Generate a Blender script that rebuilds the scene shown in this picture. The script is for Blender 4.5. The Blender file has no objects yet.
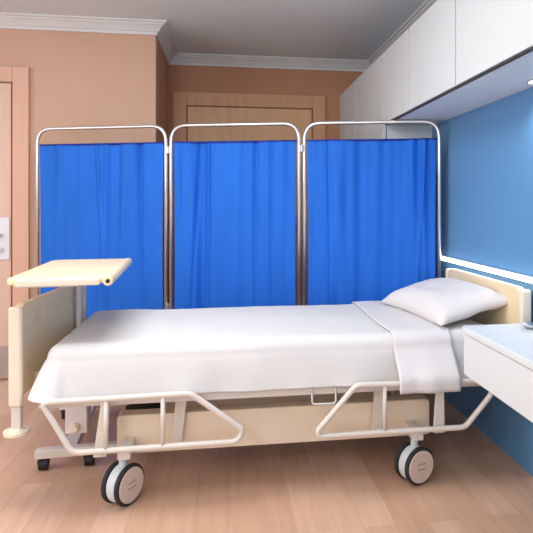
import bpy, bmesh, math, random
from mathutils import Vector, Matrix, noise
random.seed(4)
PI = math.pi
S = bpy.context.scene
COL = S.collection

# ---------------------------------------------------------------- materials
def lin(c):
    c = c / 255.0
    return c / 12.92 if c <= .04045 else ((c + .055) / 1.055) ** 2.4
def rgb(r, g, b): return (lin(r), lin(g), lin(b), 1)
def mat(name, col, rough=.5, metal=0, var=.04, scale=6, bump=0, bscale=60, spec=.5, sheen=0, stretch=(1, 1, 1)):
    m = bpy.data.materials.new(name); m.use_nodes = True
    nt = m.node_tree; b = nt.nodes['Principled BSDF']
    b.inputs['Roughness'].default_value = rough; b.inputs['Metallic'].default_value = metal
    b.inputs['Specular IOR Level'].default_value = spec
    if sheen: b.inputs['Sheen Weight'].default_value = sheen
    tc = nt.nodes.new('ShaderNodeTexCoord'); mp = nt.nodes.new('ShaderNodeMapping')
    mp.inputs['Scale'].default_value = stretch
    nt.links.new(tc.outputs['Object'], mp.inputs[0])
    n = nt.nodes.new('ShaderNodeTexNoise'); n.inputs['Scale'].default_value = scale; n.inputs['Detail'].default_value = 4
    nt.links.new(mp.outputs[0], n.inputs['Vector'])
    r = nt.nodes.new('ShaderNodeValToRGB')
    a = tuple(max(0, c * (1 - var)) for c in col[:3]) + (1,); z = tuple(min(1, c * (1 + var)) for c in col[:3]) + (1,)
    r.color_ramp.elements[0].color = a; r.color_ramp.elements[1].color = z
    r.color_ramp.elements[0].position = .3; r.color_ramp.elements[1].position = .7
    nt.links.new(n.outputs['Fac'], r.inputs[0]); nt.links.new(r.outputs[0], b.inputs['Base Color'])
    if bump:
        n2 = nt.nodes.new('ShaderNodeTexNoise'); n2.inputs['Scale'].default_value = bscale; n2.inputs['Detail'].default_value = 3
        nt.links.new(mp.outputs[0], n2.inputs['Vector'])
        bp = nt.nodes.new('ShaderNodeBump'); bp.inputs['Strength'].default_value = bump; bp.inputs['Distance'].default_value = .01
        nt.links.new(n2.outputs['Fac'], bp.inputs['Height']); nt.links.new(bp.outputs[0], b.inputs['Normal'])
    return m
def emis(name, col, s):
    m = bpy.data.materials.new(name); m.use_nodes = True; b = m.node_tree.nodes['Principled BSDF']
    b.inputs['Base Color'].default_value = col; b.inputs['Emission Color'].default_value = col
    b.inputs['Emission Strength'].default_value = s
    return m
M = {}
M['peach'] = mat('peach_wall_paint', rgb(206, 168, 144), .8, bump=.05, var=.03, scale=1.5)
M['terracotta'] = mat('terracotta_wall_paint', rgb(194, 142, 110), .8, bump=.05, var=.03, scale=1.5)
M['blue_wall'] = mat('blue_wall_paint', rgb(96, 147, 192), .5, var=.04, scale=1.2)
M['ceil'] = mat('ceiling_paint', rgb(224, 231, 236), .9, var=.02, scale=1)
M['cornice'] = mat('cornice_plaster', rgb(222, 222, 222), .8, var=.02)
M['white_lam'] = mat('white_cabinet_laminate', rgb(216, 221, 223), .45, var=.01)
M['gap'] = mat('cabinet_shadow_gap', rgb(52, 52, 54), .7, var=.02)
M['door_l'] = mat('pale_door_veneer', rgb(222, 188, 168), .5, var=.05, scale=3, stretch=(8, 8, .6))
M['door_b'] = mat('oak_door_veneer', rgb(224, 176, 132), .5, var=.06, scale=3, stretch=(8, 8, .6))
M['frame_l'] = mat('pale_door_frame', rgb(222, 176, 152), .5, var=.04, scale=3, stretch=(8, 8, .6))
M['frame_b'] = mat('oak_door_frame', rgb(214, 160, 120), .5, var=.05, scale=3, stretch=(8, 8, .6))
M['steel'] = mat('brushed_steel', rgb(200, 200, 205), .35, 1, var=.05)
M['chrome'] = mat('chrome_tube', rgb(226, 226, 226), .34, 1, var=.03)
M['plate'] = mat('white_door_plate', rgb(232, 230, 235), .35, var=.02)
M['cloth'] = mat('blue_screen_fabric', rgb(32, 106, 208), .7, var=.05, scale=8, bump=.08, bscale=160, spec=.25, stretch=(1, 1, .3))
M['hem'] = mat('dark_blue_hem', rgb(20, 50, 150), .8, var=.05)
M['linen'] = mat('white_linen', rgb(220, 218, 216), .9, var=.015, scale=4, bump=.12, bscale=90, spec=.15)
M['linen2'] = mat('white_folded_linen', rgb(222, 218, 218), .9, var=.02, scale=9, bump=.15, bscale=120, spec=.15)
M['pillow'] = mat('pillowcase_cotton', rgb(222, 218, 217), .9, var=.01, scale=5, bump=.1, bscale=50, spec=.15)
M['mattress'] = mat('mattress_cover', rgb(205, 212, 205), .7)
M['panel'] = mat('beige_plastic_panel', rgb(240, 219, 180), .45, var=.03, scale=3, stretch=(1, 1, 5))
M['cream'] = mat('cream_plastic', rgb(238, 224, 202), .42, var=.02)
M['slot'] = mat('shaded_beige_recess', rgb(214, 186, 138), .6)
M['enamel'] = mat('cream_enamel_steel', rgb(222, 213, 203), .38, var=.02)
M['white_plastic'] = mat('white_plastic', rgb(228, 222, 220), .4, var=.02)
M['cover'] = mat('cream_base_cover', rgb(234, 216, 192), .45, var=.03)
M['black'] = mat('black_rubber', rgb(22, 22, 24), .6, var=.1)
M['tyre'] = mat('dark_tyre_rubber', rgb(40, 40, 46), .6, var=.1)
M['hub'] = mat('pale_wheel_disc', rgb(222, 200, 188), .4, var=.02)
M['fender'] = mat('white_castor_housing', rgb(215, 222, 226), .4, var=.02)
M['greyline'] = mat('grey_hub_mark', rgb(150, 132, 124), .6)
M['led'] = emis('led_diffuser', (1, 1, 1, 1), 8)
M['spot'] = emis('spot_diffuser', (1, .93, .88, 1), 12)

def floor_mat():
    m = bpy.data.materials.new('laminate_floor'); m.use_nodes = True; nt = m.node_tree; b = nt.nodes['Principled BSDF']
    L = nt.links.new
    tc = nt.nodes.new('ShaderNodeTexCoord'); mp = nt.nodes.new('ShaderNodeMapping'); mp.inputs['Rotation'].default_value = (0, 0, PI / 2)
    L(tc.outputs['Object'], mp.inputs[0])
    br = nt.nodes.new('ShaderNodeTexBrick'); br.inputs['Scale'].default_value = 1
    br.inputs['Brick Width'].default_value = .85; br.inputs['Row Height'].default_value = .125; br.inputs['Mortar Size'].default_value = .0012
    br.inputs['Mortar Smooth'].default_value = .6
    br.inputs['Color1'].default_value = rgb(222, 184, 158); br.inputs['Color2'].default_value = rgb(206, 164, 136)
    br.inputs['Mortar'].default_value = rgb(188, 146, 120); br.offset = .37
    L(mp.outputs[0], br.inputs['Vector'])
    mp2 = nt.nodes.new('ShaderNodeMapping'); mp2.inputs['Scale'].default_value = (14, 1.1, 1)
    L(tc.outputs['Object'], mp2.inputs[0])
    n = nt.nodes.new('ShaderNodeTexNoise'); n.inputs['Scale'].default_value = 2.2; n.inputs['Detail'].default_value = 5; n.inputs['Distortion'].default_value = .6
    L(mp2.outputs[0], n.inputs['Vector'])
    r = nt.nodes.new('ShaderNodeValToRGB'); r.color_ramp.elements[0].color = (.90, .885, .87, 1); r.color_ramp.elements[1].color = (1.0, 1.0, 1.0, 1)
    r.color_ramp.elements[0].position = .35; r.color_ramp.elements[1].position = .65
    L(n.outputs['Fac'], r.inputs[0])
    mx = nt.nodes.new('ShaderNodeMixRGB'); mx.blend_type = 'MULTIPLY'; mx.inputs[0].default_value = 1
    L(br.outputs['Color'], mx.inputs[1]); L(r.outputs[0], mx.inputs[2]); L(mx.outputs[0], b.inputs['Base Color'])
    b.inputs['Roughness'].default_value = .38; b.inputs['Specular IOR Level'].default_value = .4
    return m
M['floor'] = floor_mat()

# ---------------------------------------------------------------- helpers
def link(name, bm, m, parent=None, smooth=False, bevel=0, seg=2, angle=35, solid=0, mats=None):
    me = bpy.data.meshes.new(name); bmesh.ops.recalc_face_normals(bm, faces=bm.faces[:])
    if smooth:
        for f in bm.faces: f.smooth = True
    bm.to_mesh(me); bm.free()
    o = bpy.data.objects.new(name, me); COL.objects.link(o)
    me.materials.append(m)
    for k in (mats or []): me.materials.append(k)
    if parent: o.parent = parent
    if solid:
        s = o.modifiers.new('solid', 'SOLIDIFY'); s.thickness = solid; s.offset = -1
    if bevel:
        bv = o.modifiers.new('bevel', 'BEVEL'); bv.width = bevel; bv.segments = seg; bv.limit_method = 'ANGLE'; bv.angle_limit = math.radians(angle)
        for f in me.polygons: f.use_smooth = True
        wn = o.modifiers.new('wn', 'WEIGHTED_NORMAL'); wn.keep_sharp = True
    return o
def tag(o, label=None, cat=None, group=None, kind=None):
    if label: o['label'] = label
    if cat: o['category'] = cat
    if group: o['group'] = group
    if kind: o['kind'] = kind
    return o
def thing(name, label, cat, loc=(0, 0, 0), group=None):
    o = bpy.data.objects.new(name, None); COL.objects.link(o); o.location = loc; o.empty_display_size = .1
    return tag(o, label, cat, group)
def box(bm, x0, x1, y0, y1, z0, z1, mtx=None):
    r = bmesh.ops.create_cube(bm, size=1)
    for v in r['verts']:
        v.co = Vector(((x0 + x1) / 2 + v.co.x * (x1 - x0), (y0 + y1) / 2 + v.co.y * (y1 - y0), (z0 + z1) / 2 + v.co.z * (z1 - z0)))
        if mtx: v.co = mtx @ v.co
    return bm
def B(*a, mtx=None):
    bm = bmesh.new(); box(bm, *a, mtx=mtx); return bm
def beam(bm, p, q, w, h, up=Vector((0, 0, 1))):
    p, q = Vector(p), Vector(q); d = (q - p); L = d.length; d.normalize()
    if abs(d.dot(up)) > .98: up = Vector((0, 1, 0))
    s = d.cross(up).normalized(); u = s.cross(d)
    m = Matrix((s, d, u)).transposed().to_4x4(); m.translation = (p + q) / 2
    box(bm, -w / 2, w / 2, -L / 2, L / 2, -h / 2, h / 2, m)
def cyl(bm, p, q, r, r2=None, n=24):
    p, q = Vector(p), Vector(q); d = q - p; L = d.length
    m = Matrix.Translation((p + q) / 2) @ d.to_track_quat('Z', 'Y').to_matrix().to_4x4()
    bmesh.ops.create_cone(bm, cap_ends=True, segments=n, radius1=r, radius2=r if r2 is None else r2, depth=L, matrix=m)
def fillet(pts, r, n=6, closed=False):
    pts = [Vector(p) for p in pts]; N = len(pts); out = []
    for i, p in enumerate(pts):
        if not closed and i in (0, N - 1): out.append(p); continue
        a, b = pts[i - 1], pts[(i + 1) % N]
        d1, d2 = (a - p), (b - p)
        ang = d1.angle(d2); t = min(r / math.tan(ang / 2), d1.length * .49, d2.length * .49)
        s, e = p + d1.normalized() * t, p + d2.normalized() * t
        for k in range(n + 1):
            u = k / n; out.append((1 - u) ** 2 * s + 2 * u * (1 - u) * p + u * u * e)
    return out
def tube(bm, pts, r, n=12, closed=False):
    N = len(pts); rings = []; up = None
    for i in range(N):
        if closed: d = pts[(i + 1) % N] - pts[i - 1]
        else: d = pts[min(i + 1, N - 1)] - pts[max(i - 1, 0)]
        d.normalize()
        if up is None:
            up = Vector((0, 0, 1)) if abs(d.z) < .9 else Vector((0, 1, 0))
        s = d.cross(up).normalized(); up = s.cross(d).normalized()
        rings.append([bm.verts.new(pts[i] + (s * math.cos(2 * PI * k / n) + up * math.sin(2 * PI * k / n)) * r) for k in range(n)])
    for i in range(N if closed else N - 1):
        a, b = rings[i], rings[(i + 1) % N]
        sh = 0
        if closed and i == N - 1:
            sh = min(range(n), key=lambda k: (b[k].co - a[0].co).length)
        for k in range(n):
            bm.faces.new((a[k], a[(k + 1) % n], b[(k + 1 + sh) % n], b[(k + sh) % n]))
    if not closed:
        bm.faces.new(rings[0]); bm.faces.new(rings[-1])
    return bm
def tubes(*specs, n=12):
    bm = bmesh.new()
    for s in specs:
        tube(bm, fillet(s[0], s[1]) if s[1] else [Vector(p) for p in s[0]], s[2], n, s[3] if len(s) > 3 else False)
    return bm
def rrect(w, h, r, n=6, cx=0, cy=0):
    out = []
    for (sx, sy, a0) in ((1, 1, 0), (-1, 1, 90), (-1, -1, 180), (1, -1, 270)):
        for k in range(n + 1):
            a = math.radians(a0 + 90 * k / n)
            out.append((cx + sx * (w / 2 - r) + r * math.cos(a), cy + sy * (h / 2 - r) + r * math.sin(a)))
    return out
def prism(bm, outline, t0, t1, f):
    """outline of 2D points; f(a,b,t) -> xyz"""
    A = [bm.verts.new(f(a, b, t0)) for a, b in outline]; C = [bm.verts.new(f(a, b, t1)) for a, b in outline]
    n = len(outline)
    bm.faces.new(A); bm.faces.new(C[::-1])
    for i in range(n): bm.faces.new((A[i], A[(i + 1) % n], C[(i + 1) % n], C[i]))
def loft(bm, outline_pts, prof, normal_axis):
    pass
def struct(name, bm, m, **k):
    return tag(link(name, bm, m, **k), kind='structure')

# ---------------------------------------------------------------- the room
XW = 1.33; XL = -3.3; YB = 4.95; YL = 4.107; YF = -2.2; XC = -.512; H = 2.5
struct('floor', B(XL - .1, XW + .1, YF - .1, YB + .1, -.1, 0), M['floor'])
struct('ceiling', B(XL - .1, XW + .1, YF - .1, YB + .1, H, H + .1), M['ceil'])
struct('wall_right', B(XW, XW + .1, YF, YB + .1, 0, H), M['blue_wall'])
struct('wall_back', B(XC, XW, YB, YB + .1, 0, H), M['terracotta'])
struct('wall_alcove', B(XC - .1, XC, YL + .1, YB + .1, 0, H), M['terracotta'])
struct('wall_left', B(XL - .1, XC, YL, YL + .1, 0, H), M['peach'])
bm = bmesh.new()   # far side wall with a wide window
box(bm, XL - .1, XL, YF, YL + .1, 0, .85); box(bm, XL - .1, XL, YF, YL + .1, 2.25, H)
box(bm, XL - .1, XL, YF, -.6, .85, 2.25); box(bm, XL - .1, XL, 2.8, YL + .1, .85, 2.25)
struct('wall_side', bm, M['peach'])
bm = bmesh.new()   # wall behind the viewer with a wide window
box(bm, XL - .1, XW + .1, YF - .1, YF, 0, .8); box(bm, XL - .1, XW + .1, YF - .1, YF, 2.3, H)
box(bm, XL - .1, -2.6, YF - .1, YF, .8, 2.3); box(bm, .9, XW + .1, YF - .1, YF, .8, 2.3)
struct('wall_front', bm, M['peach'])
def window(name, along, a0, a1, z0, z1, c):
    bm = bmesh.new()
    def bb(p0, p1, q0, q1):
        if along == 'x': box(bm, p0, p1, c - .03, c + .03, q0, q1)
        else: box(bm, c - .03, c + .03, p0, p1, q0, q1)
    bb(a0, a1, z0, z0 + .05); bb(a0, a1, z1 - .05, z1)
    k = 3
    for i in range(k + 1):
        p = a0 + (a1 - a0 - .05) * i / k; bb(p, p + .05, z0 + .05, z1 - .05)
    struct(name, bm, M['white_lam'])
window('window_1', 'x', -2.6, .9, .8, 2.3, YF - .05)
window('window_2', 'y', -.6, 2.8, .85, 2.25, XL - .05)
# cornices: stepped cove profile swept along the wall tops
PR = [(0, 0), (.0, -.085), (.012, -.085), (.014, -.066), (.024, -.062), (.034, -.048), (.052, -.030), (.064, -.024), (.068, -.014), (.085, -.012), (.085, 0)]
def cornice(name, a, b, nrm, ma=0, mb=0):
    """a,b: xy ends on the wall; nrm into the room; ma/mb = mitre slope"""
    a, b, nrm = Vector(a), Vector(b), Vector(nrm); d = (b - a).normalized(); bm = bmesh.new(); R = []
    for p, s in ((a, ma), (b, mb)):
        R.append([bm.verts.new((p + nrm * (o + .0005) + d * (s * o)).to_3d() + Vector((0, 0, H + z))) for o, z in PR])
    n = len(PR)
    for i in range(n): bm.faces.new((R[0][i], R[0][(i + 1) % n], R[1][(i + 1) % n], R[1][i]))
    bm.faces.new(R[0]); bm.faces.new(R[1][::-1])
    struct(name, bm, M['cornice'])
cornice('trim_1', (XL, YL), (XC, YL), (0, -1), 1, 1)
cornice('trim_2', (XC, YL), (XC, YB), (1, 0), -1, -1)
cornice('trim_3', (XC, YB), (XW, YB), (0, -1), 1, -1)
cornice('trim_4', (XW, YB), (XW, YF), (-1, 0), 1, 0)
cornice('trim_5', (XL, YF), (XL, YL), (1, 0), 0, -1)

# doors
def door(name, x0, x1, y, ztop, fw, ml, mf):
    """outer frame x0..x1 on the wall plane y (room side is -y)"""
    bm = bmesh.new()
    box(bm, x0, x0 + fw, y - .028, y, 0, ztop); box(bm, x1 - fw, x1, y - .028, y, 0, ztop)
    box(bm, x0 + fw, x1 - fw, y - .028, y, ztop - fw, ztop)
    f = struct(name, bm, mf, bevel=.004)
    bm = bmesh.new()
    g = .012
    box(bm, x0 + fw, x0 + fw + g, y - .012, y, 0, ztop - fw); box(bm, x1 - fw - g, x1 - fw, y - .012, y, 0, ztop - fw)
    box(bm, x0 + fw + g, x1 - fw - g, y - .012, y, ztop - fw - g, ztop - fw)
    link('door_stop', bm, mat('dark_door_reveal', rgb(150, 108, 78), .7), f)
    leaf = link('door_leaf', B(x0 + fw + g, x1 - fw - g, y - .022, y - .001, .012, ztop - fw - g), ml, f)
    return f, leaf
d1, leaf1 = door('door_1', -2.36, -1.358, YL, 2.151, .105, M['door_l'], M['frame_l'])
pl = link('handle_plate', B(-1.59, -1.479, YL - .034, YL - .022, .825, 1.115), M['plate'], leaf1, bevel=.006)
hb = tubes(([(-1.53, YL - .034, .995), (-1.53, YL - .085, .995), (-1.66, YL - .085, .995)], .02, .010))
link('door_handle', hb, M['steel'], pl if False else leaf1, smooth=True)
kb = bmesh.new(); cyl(kb, (-1.53, YL - .046, .893), (-1.53, YL - .034, .893), .017)
link('lock_cylinder', kb, M['steel'], leaf1, bevel=.002)
link('kick_plate', B(-2.22, -1.49, YL - .025, YL - .022, .02, .235), M['steel'], leaf1)
d2, leaf2 = door('door_2', -.471, .868, YB, 2.18, .115, M['door_b'], M['frame_b'])
hb = bmesh.new(); box(hb, .60, .64, YB - .032, YB - .022, .9, 1.1)
tube(hb, fillet([(.62, YB - .032, 1.03), (.62, YB - .08, 1.03), (.5, YB - .08, 1.03)], .02), .009)
link('door_handle', hb, M['steel'], leaf2)

# LED strip on the blue wall
t = thing('wall_light_strip', 'long white glowing light strip running along the blue wall above the headboard', 'light strip', (XW, 2.0, .869))
bm = B(-.012, -.0005, -1.9, 1.34, -.014, .014); link('mounting_channel', bm, M['white_lam'], t)
bm = B(-.020, -.012, -1.89, 1.33, -.011, .011); link('light_diffuser', bm, M['led'], t, bevel=.002)

# cabinets
XF = 1.0; ZC0, ZC1 = 1.722, 2.19
cl = ['white wall cabinet nearest the tall wardrobe, its door the narrowest to the eye',
      'mid-sized white wall cabinet directly above the headboard, second from the wardrobe',
      'white wall cabinet largest in view, reaching the right picture edge',
      'white wall cabinet over the bedside unit, at the near end of the row']
ys = [3.50, 3.0, 2.35, 1.70, 1.05]
for i in range(4):
    y1, y0 = ys[i], ys[i + 1]
    t = thing('wall_cabinet', cl[i], 'cabinet', ((XF + XW) / 2, (y0 + y1) / 2, ZC0), 'white wall cabinets along the blue wall')
    w = y1 - y0; hx = (XW - XF) / 2
    bm = B(-hx + .022, hx - .001, -w / 2 + .0006, w / 2 - .0006, 0, ZC1 - ZC0); link('carcass', bm, M['white_lam'], t)
    link('door', B(-hx, -hx + .018, -w / 2 + .006, w / 2 - .006, .009, ZC1 - ZC0), M['white_lam'], t, bevel=.0015)
    bm = B(-hx + .0185, -hx + .0218, -w / 2 + .0007, w / 2 - .0007, .0, ZC1 - ZC0 - .001); box(bm, -hx + .009, -hx + .0184, -w / 2 + .0007, w / 2 - .0007, .0, .007)
    link('gap_strip', bm, M['gap'], t)
t = thing('wardrobe', 'tall white wardrobe with three narrow doors in the corner behind the screen', 'wardrobe', ((XF + XW) / 2, 4.225, 0))
link('carcass', B(-.143, .1645, -.724, .724, 0.0, ZC1), M['white_lam'], t)
for (a, b) in ((3.501, 4.33), (4.33, 4.68), (4.68, 4.949)):
    link('door', B(-.165, -.147, a - 4.225 + .005, b - 4.225 - .005, .06, ZC1), M['white_lam'], t, bevel=.0015)
link('gap_strip', B(-.1465, -.1435, -.722, .722, .05, ZC1 - .001), M['gap'], t)
# added lamp disc standing in for a bright reflected streak under the cabinets
t = thing('added_downlight', 'small round recessed lamp glowing under the white wall cabinets', 'lamp', (1.27, 2.17, ZC0))
bm = bmesh.new(); cyl(bm, (0, 0, -.006), (0, 0, -.0005), .026); link('trim_ring', bm, M['steel'], t)
bm = bmesh.new(); cyl(bm, (0, 0, -.008), (0, 0, -.0062), .019); link('lamp_lens', bm, M['spot'], t)

# wall-mounted bedside unit
t = thing('bedside_unit', 'white wall-hung bedside cabinet with a thick rounded top in front of the headboard', 'cabinet', (1.122, 1.42, .532))
link('body', B(-.200, .207, -.66, .665, 0, .16), M['white_lam'], t, bevel=.003)
bm = bmesh.new()
prism(bm, rrect(.412, 1.355, .02, cx=-.0, cy=0.002), .1605, .190, lambda a, b, c: (a - .0, b, c))
link('top', bm, M['white_lam'], t, bevel=.008, seg=3)
# a low dish on it
t = thing('small_dish', 'small shallow grey-rimmed dish on the bedside unit beside the headboard', 'dish', (1.17, 2.0, .7225))
bm = bmesh.new(); prof = [(0, 0), (.030, 0), (.042, .012), (.045, .014), (.042, .0155), (.029, .004), (0, .003)]
R = []
for r, z in prof:
    R.append([bm.verts.new((max(r, .0005) * math.cos(2 * PI * k / 28), max(r, .0005) * math.sin(2 * PI * k / 28), z)) for k in range(28)])
for i in range(len(R) - 1):
    for k in range(28): bm.faces.new((R[i][k], R[i][(k + 1) % 28], R[i + 1][(k + 1) % 28], R[i + 1][k]))
bm.faces.new(R[0]); bm.faces.new(R[-1])
link('bowl', bm, M['steel'], t, smooth=True)

# ---------------------------------------------------------------- privacy screen
PTS = [Vector((-1.256, 3.94, 0)), Vector((-.375, 3.65, 0)), Vector((.453, 3.42, 0)), Vector((1.262, 3.205, 0))]
ZT = 1.706
scr = thing('privacy_screen', 'three-panel folding privacy screen with chrome tube frame and blue curtains behind the bed', 'screen', (PTS[1].x, PTS[1].y, 0))
o0 = Vector(scr.location)
for i in range(3):
    a, b = PTS[i] - o0, PTS[i + 1] - o0; d = (b - a).normalized(); nrm = Vector((d.y, -d.x, 0))
    a = a + d * (.0 if i == 0 else .017); b = b - d * (.0 if i == 2 else .017)
    up = Vector((0, 0, 1))
    bm = bmesh.new()
    tube(bm, fillet([a + up * .075, a + up * ZT, b + up * ZT, b + up * .075],   .105, 12), .0115, 14)
    tube(bm, [a + up * .30, b + up * .30], .009, 12)
    link('tube_frame', bm, M['chrome'], scr, smooth=True)
    rod = link('curtain_rod', tubes(([a + up * 1.600, b + up * 1.600], 0, .004)), M['hem'], scr, smooth=True)
    # feet
    for p in (a, b):
        s = .03 if i in (0, 2) and ((i == 0 and p is a) or (i == 2 and p is b)) else 0
        bm = bmesh.new(); cyl(bm, p + up * .075, p + up * .055, .016)
        cyl(bm, p + up * .028 - d * .010, p + up * .028 + d * .010, .027)
        box(bm, p.x - .006, p.x + .006, p.y - .006, p.y + .006, .03, .06)
        link('castor', bm, M['black'], scr)
    # curtain
    W = (b - a).length - .034; nx, nz = 150, 34; zb, zt = .32, 1.605
    seeds = [(random.uniform(0, 9), random.uniform(.6, 1.4)) for _ in range(5)]
    bm = bmesh.new(); g = []
    pleats = []
    for k in range(13): pleats.append((random.random(), random.uniform(.012, .055), random.uniform(-.022, .026), random.uniform(-.12, .12)))
    for j in range(nz + 1):
        v = j / nz; z = zb + (zt - zb) * v if j != nz - 1 else zt - .011; row = []
        for k in range(nx + 1):
            u = k / nx
            off = .004 * math.sin(u * 34 + seeds[0][0] + 1.2 * (1 - v)) + .003 * math.sin(u * 71 + seeds[1][0] - v) * v
            for (c, wd, am, sl) in pleats:
                x = (u - c - sl * (1 - v)) / wd
                off += am * math.exp(-x * x) * (.45 + .55 * v)
            off *= min(1, 8 * min(u, 1 - u) + .15)
            off += .0015 * math.sin(u * 300) * max(0, (v - .9) * 10)
            sag = -.006 * math.sin(PI * u) * (1 if j == nz else v)
            inset = .012 * math.sin(PI * v) ** 1 * (1 - 2 * u)
            row.append(bm.verts.new(a + d * (.017 + W * u + inset * .6) + nrm * off + up * (z + sag)))
        g.append(row)
    for j in range(nz):
        for k in range(nx):
            f = bm.faces.new((g[j][k], g[j][k + 1], g[j + 1][k + 1], g[j + 1][k]))
            if j == nz - 1: f.material_index = 1
    cu = link('curtain', bm, M['cloth'], scr, smooth=True, solid=.0012, mats=[M['hem']])
    if i < 2:   # hinges between panels
        c = PTS[i + 1] - o0
        for zz in (1.55, .55):
            bm = bmesh.new(); box(bm, c.x - .016, c.x + .016, c.y - .016, c.y + .006, zz - .02, zz + .02)
            cyl(bm, (c.x, c.y - .018, zz - .025), (c.x, c.y - .018, zz + .025), .006)
            link('hinge', bm, M['steel'], scr, bevel=.002)

# ---------------------------------------------------------------- hospital bed
bed = thing('hospital_bed', 'cream adjustable hospital bed on big twin-wheel castors with folded side rails', 'bed', (.2, 2.7, 0))
OB = Vector(bed.location)
def bl(name, bm, m, parent=None, **k):
    o = link(name, bm, m, parent or bed, **k)
    if parent is None: o.location = -OB
    return o
Y0, Y1 = 2.30, 3.10
# top frame
bm = bmesh.new()
box(bm, -.73, 1.262, Y0, Y0 + .035, .405, .455); box(bm, -.73, 1.262, Y1 - .035, Y1, .405, .455)
for x in (-.60, -.1, .45, .85, 1.19): box(bm, x, x + .04, Y0 + .035, Y1 - .035, .41, .45)
bl('upper_frame', bm, M['enamel'], bevel=.004)
bl('mattress_deck', B(-.69, 1.20, Y0 + .005, Y1 - .005, .4555, .495), M['enamel'], bevel=.01)
# end board (foot and head): local a = across the bed, z up, t = thickness
def end_board(name, near, far, z0, z1, th, slots, sign):
    near, far = Vector(near), Vector(far); d = (far - near); W = d.length; d.normalize(); n = Vector((d.y, -d.x, 0)) * sign
    def f(a, b, t):
        p = near + d * a + n * t; return (p.x, p.y, b)
    h = z1 - z0; bm = bmesh.new()
    out = []
    r = .05; cx, cz = W / 2, (z0 + z1) / 2
    for (sx, sy, a0, rr) in ((1, 1, 0, r), (-1, 1, 90, r), (-1, -1, 180, .02), (1, -1, 270, .02)):
        for k in range(8):
            a = math.radians(a0 + 90 * k / 7)
            out.append((cx + sx * (W / 2 - rr) + rr * math.cos(a), cz + sy * (h / 2 - rr) + rr * math.sin(a)))
    prism(bm, out, -th / 2, th / 2, f)
    bd = bl(name, bm, M['panel'], bevel=.012, seg=4)
    # hand slots cut through
    cb = bmesh.new()
    for (c, zc, w, hh) in slots:
        prism(cb, rrect(w, hh, hh * .42, cx=c, cy=zc), th / 2 - .006, th, f)
    if slots:
        bmesh.ops.recalc_face_normals(cb, faces=cb.faces[:])
        me = bpy.data.meshes.new('cut'); cb.to_mesh(me); co = bpy.data.objects.new('cut', me); COL.objects.link(co); co.location = (0, 0, 0)
        bd.modifiers.clear(); loc = bd.location.copy(); par = bd.parent; bd.parent = None; bd.location = (0, 0, 0)
        mo = bd.modifiers.new('b', 'BOOLEAN'); mo.operation = 'DIFFERENCE'; mo.object = co; mo.solver = 'EXACT'
        bv = bd.modifiers.new('bevel', 'BEVEL'); bv.width = .006; bv.segments = 3; bv.limit_method = 'ANGLE'; bv.angle_limit = .6
        bpy.context.view_layer.update()
        ev = bd.evaluated_get(bpy.context.evaluated_depsgraph_get()); nm = bpy.data.meshes.new_from_object(ev)
        bd.modifiers.clear(); bd.data = nm; bd.parent = par; bd.location = loc
        for p in nm.polygons: p.use_smooth = True
        wn = bd.modifiers.new('wn', 'WEIGHTED_NORMAL')
        bpy.data.objects.remove(co)
    # raised inner field: thin recessed groove line on the bed side
    return bd, f, W
fb, ff, FW = end_board('foot_board', (-.825, 2.345, 0), (-.765, 3.07, 0), .44, .805, .030, [(.17, .735, .10, .032), (.56, .735, .10, .032)], 1)
hbd, hf, HW = end_board('head_board', (1.290, 2.28, 0), (1.285, 3.09, 0), .47, .835, .042, [], -1)
def end_post(f, a, z0, z1, w=.030, th=.052):
    bm = bmesh.new()
    prism(bm, rrect(w, th, .013, 5), z0, z1, lambda u, v, t: f(a + u, t, v))
    return bm
# posts at the edge of each board (with a bumper on the lower end of the leg)
for (f, a, z0, z1) in ((ff, -.006, .405, .80), (ff, FW + .006, .405, .80), (hf, -.006, .42, .83), (hf, HW + .006, .42, .83)):
    p = bl('board_post', end_post(f, a, z0, z1), M['cream'], bevel=.0135, seg=5)
for (f, a, z0) in ((ff, .0, .40), (ff, FW, .40), (hf, .0, .42), (hf, HW, .42)):
    c = f(a, 0, 0)
    bm = bmesh.new(); x, y = c[0], c[1]
    box(bm, x - .016, x + .020, y - .016, y + .016, .315, z0 + .006)
    lg = bl('post_leg', bm, M['enamel'], bevel=.004)
    bm = bmesh.new(); cyl(bm, (x, y, .297), (x, y, .313), .048 if f is ff else .028, n=32); cyl(bm, (x, y, .313), (x, y, .322), .032 if f is ff else .02, .02, n=32)
    bl('bumper', bm, M['cream'], lg, bevel=.003)
# mounting arms board <-> frame
for yy in (2.5, 2.86):
    bm = bmesh.new(); box(bm, -.80, -.72, yy - .02, yy + .02, .415, .445); box(bm, -.80, -.775, yy - .02, yy + .02, .4455, .50)
    bl('board_bracket', bm, M['enamel'], bevel=.003)
    bm = bmesh.new(); box(bm, 1.262, 1.272, yy - .02, yy + .02, .415, .52)
    bl('board_bracket', bm, M['enamel'], bevel=.003)
# base
bm = bmesh.new(); prism(bm, rrect(1.355, .16, .015, cx=.2225, cy=.245), 2.40, 2.47, lambda a, b, t: (a, t, b))
bl('base_cover', bm, M['cover'], bevel=.006, seg=3)
bm = bmesh.new(); prism(bm, rrect(1.355, .16, .015, cx=.2225, cy=.245), 2.93, 3.0, lambda a, b, t: (a, t, b))
bl('base_cover', bm, M['cover'], bevel=.006, seg=3)
bm = bmesh.new()
for x in (-.43, .775): box(bm, x, x + .05, 2.27, 3.07, .197, .235)
for y in (2.58, 2.82): box(bm, -.38, .775, y, y + .04, .197, .235)
bl('base_frame', bm, M['enamel'], bevel=.004)
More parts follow.
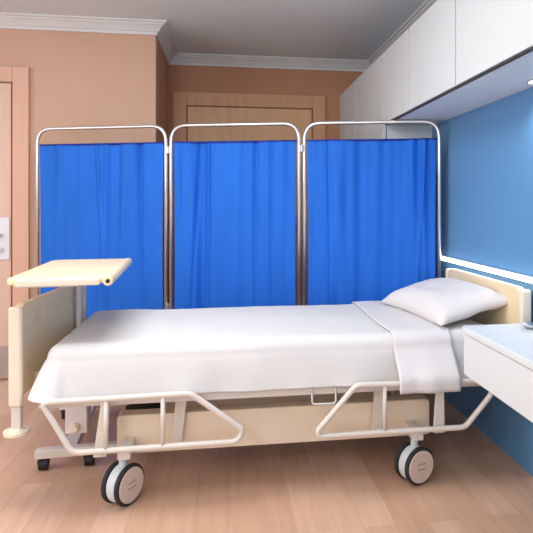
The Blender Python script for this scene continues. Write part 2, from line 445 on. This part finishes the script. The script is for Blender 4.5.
# lift arms
for (x0, x1) in ((-.214, -.19), (.645, .66)):
    for y in (2.375, 3.03):
        bm = bmesh.new(); beam(bm, (x0, y, .205), (x1, y, .405), .022, .045, Vector((1, 0, 0)))
        bl('lift_arm', bm, M['enamel'], bevel=.003)
bm = bmesh.new(); cyl(bm, (-.35, 2.7, .30), (.2, 2.7, .37), .028); cyl(bm, (.2, 2.7, .37), (.5, 2.7, .405), .014); box(bm, -.45, -.30, 2.65, 2.75, .24, .34)
box(bm, .42, .52, 2.6, 2.8, .33, .40)
bl('lift_actuator', bm, M['black'])
# motor housing with knob
bm = B(-.72, -.625, 2.62, 2.70, .175, .30); bm2 = bm
box(bm, -.70, -.645, 2.64, 2.68, .30, .41)
mh = bl('motor_housing', bm, M['white_plastic'], bevel=.006)
tag(mh, 'white housing with a round cream knob')
bm = bmesh.new(); cyl(bm, (-.675, 2.605, .205), (-.675, 2.62, .205), .021); cyl(bm, (-.675, 2.594, .205), (-.675, 2.605, .205), .015)
bl('knob', bm, M['cream'], mh, bevel=.003)
# wire loop handle under the mattress edge
bl('wire_loop', tubes(([(.345, 2.285, .445), (.345, 2.275, .375), (.445, 2.275, .375), (.445, 2.285, .445)], .014, .0036)), M['white_plastic'], smooth=True)

# side rails
def side_rail(pts, ups, brs, y, sgn):
    r = bpy.data.objects.new('side_rail', None)
    bm = bmesh.new(); tube(bm, fillet([(x, y, z) for x, z in pts], .05, 8, True), .0115, 12, True)
    ro = bl('side_rail', bm, M['enamel'], smooth=True)
    for (x, z0, z1) in ups:
        bl('upright', tubes(([(x, y, z0), (x, y, z1)], 0, .009)), M['enamel'], ro, smooth=True)
    for (xb, xt, z0, z1, w) in brs:
        bm = bmesh.new()
        yy = y + sgn * .028
        q = [(xb - w / 2, z0), (xb + w / 2, z0), (xt + w * .3, z1), (xt - w * .3, z1)]
        prism(bm, q, yy - .008, yy + .008, lambda a, b, t: (a, t, b))
        cyl(bm, (xb, y, z0 + .02), (xb, yy, z0 + .02), .012); cyl(bm, (xt, y, z1 - .02), (xt, Y0 + .02 if sgn > 0 else Y1 - .02, z1 - .02), .010)
        bl('rail_bracket', bm, M['enamel'], ro, bevel=.003)
    # lower mounting bar: flat strip behind the bottom tube
    return ro
for (y, sg) in ((2.225, 1), (3.175, -1)):
    side_rail([(-.69, .447), (-.585, .258), (.035, .262), (.062, .305), (-.145, .462), (-.67, .455)],
              [(-.462, .262, .455), (-.25, .262, .46)], [(-.49, -.468, .225, .452, .05)], y, sg)
    side_rail([(.36, .285), (.52, .462), (1.16, .452), (.99, .262), (.365, .262)],
              [(.64, .262, .46)], [(.885, .89, .235, .455, .05)], y, sg)
# castors
def castor(x, y, ang):
    ax = Vector((math.sin(ang), -math.cos(ang), 0))     # outward wheel axis
    sd = Vector((math.cos(ang), math.sin(ang), 0)); c = Vector((x, y, .081)); R_ = .0805
    def disc(bm, t0, t1, r, rb=0, n=40):
        prof = [(t0, r - rb), (t0 + rb, r), (t1 - rb, r), (t1, r - rb)] if rb else [(t0, r), (t1, r)]
        rg = [[bm.verts.new(c + ax * t + (sd * math.cos(2 * PI * k / n) + Vector((0, 0, 1)) * math.sin(2 * PI * k / n)) * q) for k in range(n)] for t, q in prof]
        for i in range(len(rg) - 1):
            for k in range(n): bm.faces.new((rg[i][k], rg[i][(k + 1) % n], rg[i + 1][(k + 1) % n], rg[i + 1][k]))
        bm.faces.new(rg[0]); bm.faces.new(rg[-1])
    bm = bmesh.new(); disc(bm, -.0235, .0235, .074, .006)
    cyl(bm, c + Vector((0, 0, .07)), Vector((x, y, .2)), .016)
    k = bl('castor', bm, M['fender'], bevel=.002)
    for s in (-1, 1):
        bm = bmesh.new(); a, b = sorted((s * .024, s * .042)); disc(bm, a, b, R_, .004)
        bl('tyre', bm, M['tyre'], k, smooth=False, bevel=.002)
        bm = bmesh.new(); a, b = sorted((s * .0421, s * .047)); disc(bm, a, b, .068, .004)
        h = bl('wheel_disc', bm, M['hub'], k)
        bm = bmesh.new(); e = c + ax * (s * .0472)
        for zz in (-.010, .012):
            m4 = Matrix((sd, ax, Vector((0, 0, 1)))).transposed().to_4x4(); m4.translation = e
            box(bm, -.022, .022, -.0006, .0006, zz - .002, zz + .002, m4)
        tr = bl('tread_mark', bm, M['greyline'], k)
a_ = math.radians(46)
for (x, y, a) in ((-.418, 2.33, 57), (.80, 2.32, 23), (-.41, 3.0, 30), (.80, 3.0, 70)): castor(x, y, math.radians(a))

# ---------------------------------------------------------------- mattress, sheet, folded sheet, pillow
t = B(-.705, 1.205, 2.315, 3.09, .4965, .632)
mt = tag(link('mattress', t, M['mattress'], bevel=.05, seg=6), 'thick mattress lying on the bed deck under the white sheet', 'mattress')
def nz3(x, y, z, s): return noise.noise(Vector((x * s, y * s, z * s)))
def topz(x, y):
    return .645 + .004 * nz3(x, y, 0, 3.1) + .0025 * nz3(x, y, 3, 8) + .0018 * math.sin(x * 9 + 2 * y + 3 * nz3(x, y, 7, 2))
def sheet():
    bm = bmesh.new(); CX_, CY_ = .25, 2.70; HW_, HD_ = .965, .402; rc = .07
    # perimeter
    per = []; n_long, n_short, n_c = 130, 54, 10
    def seg(p, q, n):
        for k in range(n): per.append((p[0] + (q[0] - p[0]) * k / n, p[1] + (q[1] - p[1]) * k / n))
    x0, x1, y0, y1 = -HW_, HW_, -HD_, HD_
    def arc(cx, cy, a0):
        for k in range(n_c):
            a = math.radians(a0 + 90 * k / n_c); per.append((cx + rc * math.cos(a), cy + rc * math.sin(a)))
    seg((x0 + rc, y0), (x1 - rc, y0), n_long); arc(x1 - rc, y0 + rc, -90)
    seg((x1, y0 + rc), (x1, y1 - rc), n_short); arc(x1 - rc, y1 - rc, 0)
    seg((x1 - rc, y1), (x0 + rc, y1), n_long); arc(x0 + rc, y1 - rc, 90)
    seg((x0, y1 - rc), (x0, y0 + rc), n_short); arc(x0 + rc, y0 + rc, 180)
    N = len(per); rings = []
    rd = .055
    nr = []
    for i in range(N):
        a, b = per[i - 1], per[(i + 1) % N]; dx, dy = b[0] - a[0], b[1] - a[1]; l = math.hypot(dx, dy); nr.append((dy / l, -dx / l))
    ins = []
    for i in range(N): ins.append((per[i][0] - nr[i][0] * rd, per[i][1] - nr[i][1] * rd))
    for k in range(1, 22):                       # top, from the middle spine outwards
        s = k / 21; ring = []
        for i in range(N):
            px_, py_ = ins[i]; sx = max(-.55, min(.55, px_)); 
            x = sx + (px_ - sx) * s; y = py_ * s
            ring.append(bm.verts.new((CX_ + x, CY_ + y, topz(CX_ + x, CY_ + y))))
        rings.append(ring)
    for k in range(1, 8):                        # round-over
        a = PI / 2 * k / 8; ring = []
        for i in range(N):
            x = ins[i][0] + nr[i][0] * rd * math.sin(a); y = ins[i][1] + nr[i][1] * rd * math.sin(a)
            z = topz(CX_ + x, CY_ + y) - rd * (1 - math.cos(a))
            ring.append(bm.verts.new((CX_ + x, CY_ + y, z)))
        rings.append(ring)
    K = 14
    for k in range(0, K + 1):                    # skirt
        s = k / K; ring = []
        for i in range(N):
            x, y = per[i]; nx_, ny_ = nr[i]
            near = max(0, -ny_); foot = max(0, -nx_); far = max(0, ny_); head = max(0, nx_)
            hem = .452 - .012 * (x + HW_) / 1.93 if ny_ < .5 else .47
            if nx_ > .8: hem = .50
            zt = topz(CX_ + x, CY_ + y) - rd
            z = zt + (hem - zt) * s
            w = math.exp(-((y + HD_) / .12) ** 2)
            flare = near * (.028 + .012 * nz3(x * 2, 0, 5, 1.5)) + foot * (.004 + .04 * w)
            fold = (.006 * math.sin(x * 11 + 2.2 * nz3(x, 0, 9, 2)) + .003 * math.sin(x * 27)) * near
            off = flare * s ** .75 + fold * s ** 1.5
            if near > .01 and foot > .01: off += .02 * s
            z += .003 * math.sin(x * 8) * s
            ring.append(bm.verts.new((CX_ + x + nx_ * off, CY_ + y + ny_ * off, z)))
        rings.append(ring)
    for a, b in zip(rings, rings[1:]):
        for i in range(N): bm.faces.new((a[i], a[(i + 1) % N], b[(i + 1) % N], b[i]))
    # close the middle strip along the spine
    f = bm.faces.new(rings[0]); bmesh.ops.triangulate(bm, faces=[f])
    return bm
sh = tag(link('bed_sheet', sheet(), M['linen'], smooth=True), 'smooth white sheet covering the whole mattress and hanging over its side', 'sheet')
# folded sheet across the bed
bm = bmesh.new(); path = []
def prof_side(yc, sgn, ztop, hem, n, fl=.034):
    out = []
    rd = .06; ye = yc + sgn * 0
    for k in range(0, 9):
        a = PI / 2 * k / 8; out.append((ye - sgn * rd + sgn * rd * math.sin(a), ztop - rd + rd * math.cos(a)))
    for k in range(1, n + 1):
        s = k / n; out.append((ye + sgn * (fl * min(1, s * 1.5) ** 1.2), ztop - rd + (hem - ztop + rd) * s))
    return out
ns = prof_side(2.2915, -1, .6535, .424, 10, .088); fs = prof_side(3.1085, 1, .6535, .50, 8)
top = [(ns[0][0] + (fs[0][0] - ns[0][0]) * k / 24, None) for k in range(1, 24)]
path = ns[::-1] + top + fs; g = []
for j, (y, z) in enumerate(path):
    row = []
    for k in range(25):
        x = .693 + .262 * k / 24
        zz = z if z is not None else topz(x, y) + .0085
        if z is not None and z > .6: zz = z + (topz(x, y) - .645)
        dy = 0
        if j < 10: dy = -.004 - (.005 * math.sin(x * 24) + .003 * math.sin(x * 55)) * (1 - j / 10)
        row.append(bm.verts.new((x + .006 * math.sin(y * 9), y + dy, zz)))
    g.append(row)
for j in range(len(g) - 1):
    for k in range(24): bm.faces.new((g[j][k], g[j][k + 1], g[j + 1][k + 1], g[j + 1][k]))
o = link('folded_sheet', bm, M['linen2'], smooth=True); sm = o.modifiers.new('s', 'SOLIDIFY'); sm.thickness = .006; sm.offset = 0
tag(o, 'folded white draw sheet laid across the bed below the pillow, its hem hanging down', 'sheet')
# pillow
bm = bmesh.new(); n = 44; W2, D2, T2 = .325, .205, .082; g = {}
for s in (1, -1):
    for i in range(n + 1):
        for j in range(n + 1):
            u, v = 2 * i / n - 1, 2 * j / n - 1
            edge = i in (0, n) or j in (0, n)
            if s == -1 and edge: g[s, i, j] = g[1, i, j]; continue
            x = u * W2 * (1 - .12 * (1 - v * v) * u * u); y = v * D2 * (1 - .13 * (1 - u * u) * v * v)
            h = ((1 - u ** 4) * (1 - v ** 4)) ** .68
            wr = .006 * nz3(u * 1.4, v * 1.4, 3 * s, 2) * h + .004 * math.sin(7 * (u * .5 + v)) * h * (1 - h) * 3
            z = s * T2 * h * (1 if s > 0 else .55) + wr
            g[s, i, j] = bm.verts.new((x, y, z))
for s in (1, -1):
    for i in range(n):
        for j in range(n):
            q = (g[s, i, j], g[s, i + 1, j], g[s, i + 1, j + 1], g[s, i, j + 1])
            bm.faces.new(q if s > 0 else q[::-1])
pw = tag(link('pillow', bm, M['pillow'], smooth=True), 'plump white pillow leaning against the beige headboard', 'pillow')
pw.rotation_euler = (math.radians(0), math.radians(-11), math.radians(90)); 
pw.rotation_mode = 'XYZ'
pw.matrix_world = Matrix.Translation((1.066, 2.665, .717)) @ Matrix.Rotation(math.radians(9), 4, 'Z') @ Matrix.Rotation(math.radians(-13), 4, 'Y') @ Matrix.Rotation(math.radians(90), 4, 'Z')

# ---------------------------------------------------------------- overbed table
ot = thing('overbed_table', 'wheeled overbed table with a beige tilting tray standing at the foot of the bed', 'table', (-.738, 2.93, 0))
ot.rotation_euler = (0, 0, math.radians(4))
# tray, local coordinates relative to the pole
tx0, tx1, ty0, ty1 = -.15, .225, -.66, .13
bm = bmesh.new(); prism(bm, rrect(tx1 - tx0, ty1 - ty0, .045, 8, (tx0 + tx1) / 2, (ty0 + ty1) / 2), .892, .916, lambda a, b, t: (a, b, t))
tr = link('tray_top', bm, M['panel'], ot, bevel=.006, seg=3)
link('tray_lip', B(tx0 + .04, tx1 - .03, ty0 - .008, ty0 + .004, .886, .914), M['cream'], tr, bevel=.005, seg=3)
bm = bmesh.new(); cyl(bm, (tx1, ty0 - .006, .901), (tx1, ty1 - .02, .901), .020)
e = link('edge_roll', bm, M['panel'], tr, bevel=.005)
bm = bmesh.new(); cyl(bm, (tx1, ty0 - .0075, .901), (tx1, ty0 - .0062, .901), .008); link('end_hole', bm, M['black'], tr)
link('tray_support', B(-.11, .10, -.60, .10, .874, .8915), M['white_plastic'], ot, bevel=.004)
link('pole', B(-.011, .011, -.014, .014, .09, .874), M['white_plastic'], ot, bevel=.004)
link('base_beam', B(-.03, .03, -.24, .37, .055, .09), M['enamel'], ot, bevel=.005)
link('base_leg', B(-.14, .25, -.27, -.225, .055, .095), M['enamel'], ot, bevel=.005)
link('base_leg', B(-.17, .25, .355, .40, .055, .095), M['enamel'], ot, bevel=.005)
for (x, y) in ((-.105, -.248), (.09, -.248), (-.135, .378), (.21, .378)):
    bm = bmesh.new(); cyl(bm, (x - .02, y, .026), (x + .02, y, .026), .0255); box(bm, x - .012, x + .012, y - .012, y + .012, .03, .055)
    box(bm, x - .024, x + .024, y - .02, y + .02, .032, .05)
    link('castor', bm, M['black'], ot, bevel=.003)

# ---------------------------------------------------------------- lights
def area(name, loc, rot, sx, sy, e, col=(1, 1, 1)):
    l = bpy.data.lights.new(name, 'AREA'); l.shape = 'RECTANGLE'; l.size = sx; l.size_y = sy; l.energy = e; l.color = col
    o = bpy.data.objects.new(name, l); COL.objects.link(o); o.location = loc; o.rotation_euler = rot; return o
area('window_daylight', (-.85, YF - .25, 1.55), (math.radians(90), 0, 0), 3.4, 1.5, 50, (.92, .965, 1))
area('side_window_daylight', (XL - .25, 1.1, 1.55), (math.radians(90), 0, math.radians(-90)), 3.3, 1.4, 60, (1, .99, 1))
area('overhead_fill', (-.6, 2.0, 2.47), (0, 0, 0), 1.3, .9, 42, (.97, .99, 1))  # unseen area light, added overhead to brighten the bed and tray tops
pn = bpy.data.lights.new('ceiling_fill', 'POINT'); pn.energy = 40; pn.shadow_soft_size = .2; pn.color = (.95, .98, 1)
po = bpy.data.objects.new('ceiling_fill', pn); COL.objects.link(po); po.location = (-1.0, -.2, 1.95)  # added point light that brightens the ceiling; no lamp hangs here
l = bpy.data.lights.new('added_downlight_beam', 'SPOT'); l.energy = 6; l.spot_size = math.radians(140); l.spot_blend = .9; l.shadow_soft_size = .03; l.color = (1, .96, .92)
o = bpy.data.objects.new('added_downlight_beam', l); COL.objects.link(o); o.location = (1.26, 2.17, ZC0 - .02)  # added spot that throws light from the stand-in disc onto the blue wall
w = bpy.data.worlds.new('world'); S.world = w; w.use_nodes = True
w.node_tree.nodes['Background'].inputs[0].default_value = (.9, .95, 1, 1); w.node_tree.nodes['Background'].inputs[1].default_value = 1.0

# ---------------------------------------------------------------- camera
cam = bpy.data.cameras.new('camera'); co = bpy.data.objects.new('camera', cam); COL.objects.link(co); S.camera = co
F, CX0, CY0 = 556, 312, 205
cam.sensor_width = 36; cam.sensor_fit = 'HORIZONTAL'; cam.lens = F / 533 * 36
cam.shift_x = (266.5 - CX0) / 533; cam.shift_y = -(266.5 - CY0) / 533
co.location = (0, 0, 1.2); co.rotation_euler = (math.radians(90), 0, math.radians(-8.6)); cam.clip_start = .05
S.view_settings.view_transform = 'Standard'; S.view_settings.look = 'None'; S.view_settings.gamma = 1; S.view_settings.use_curve_mapping = False
S.view_settings.exposure = -0.15
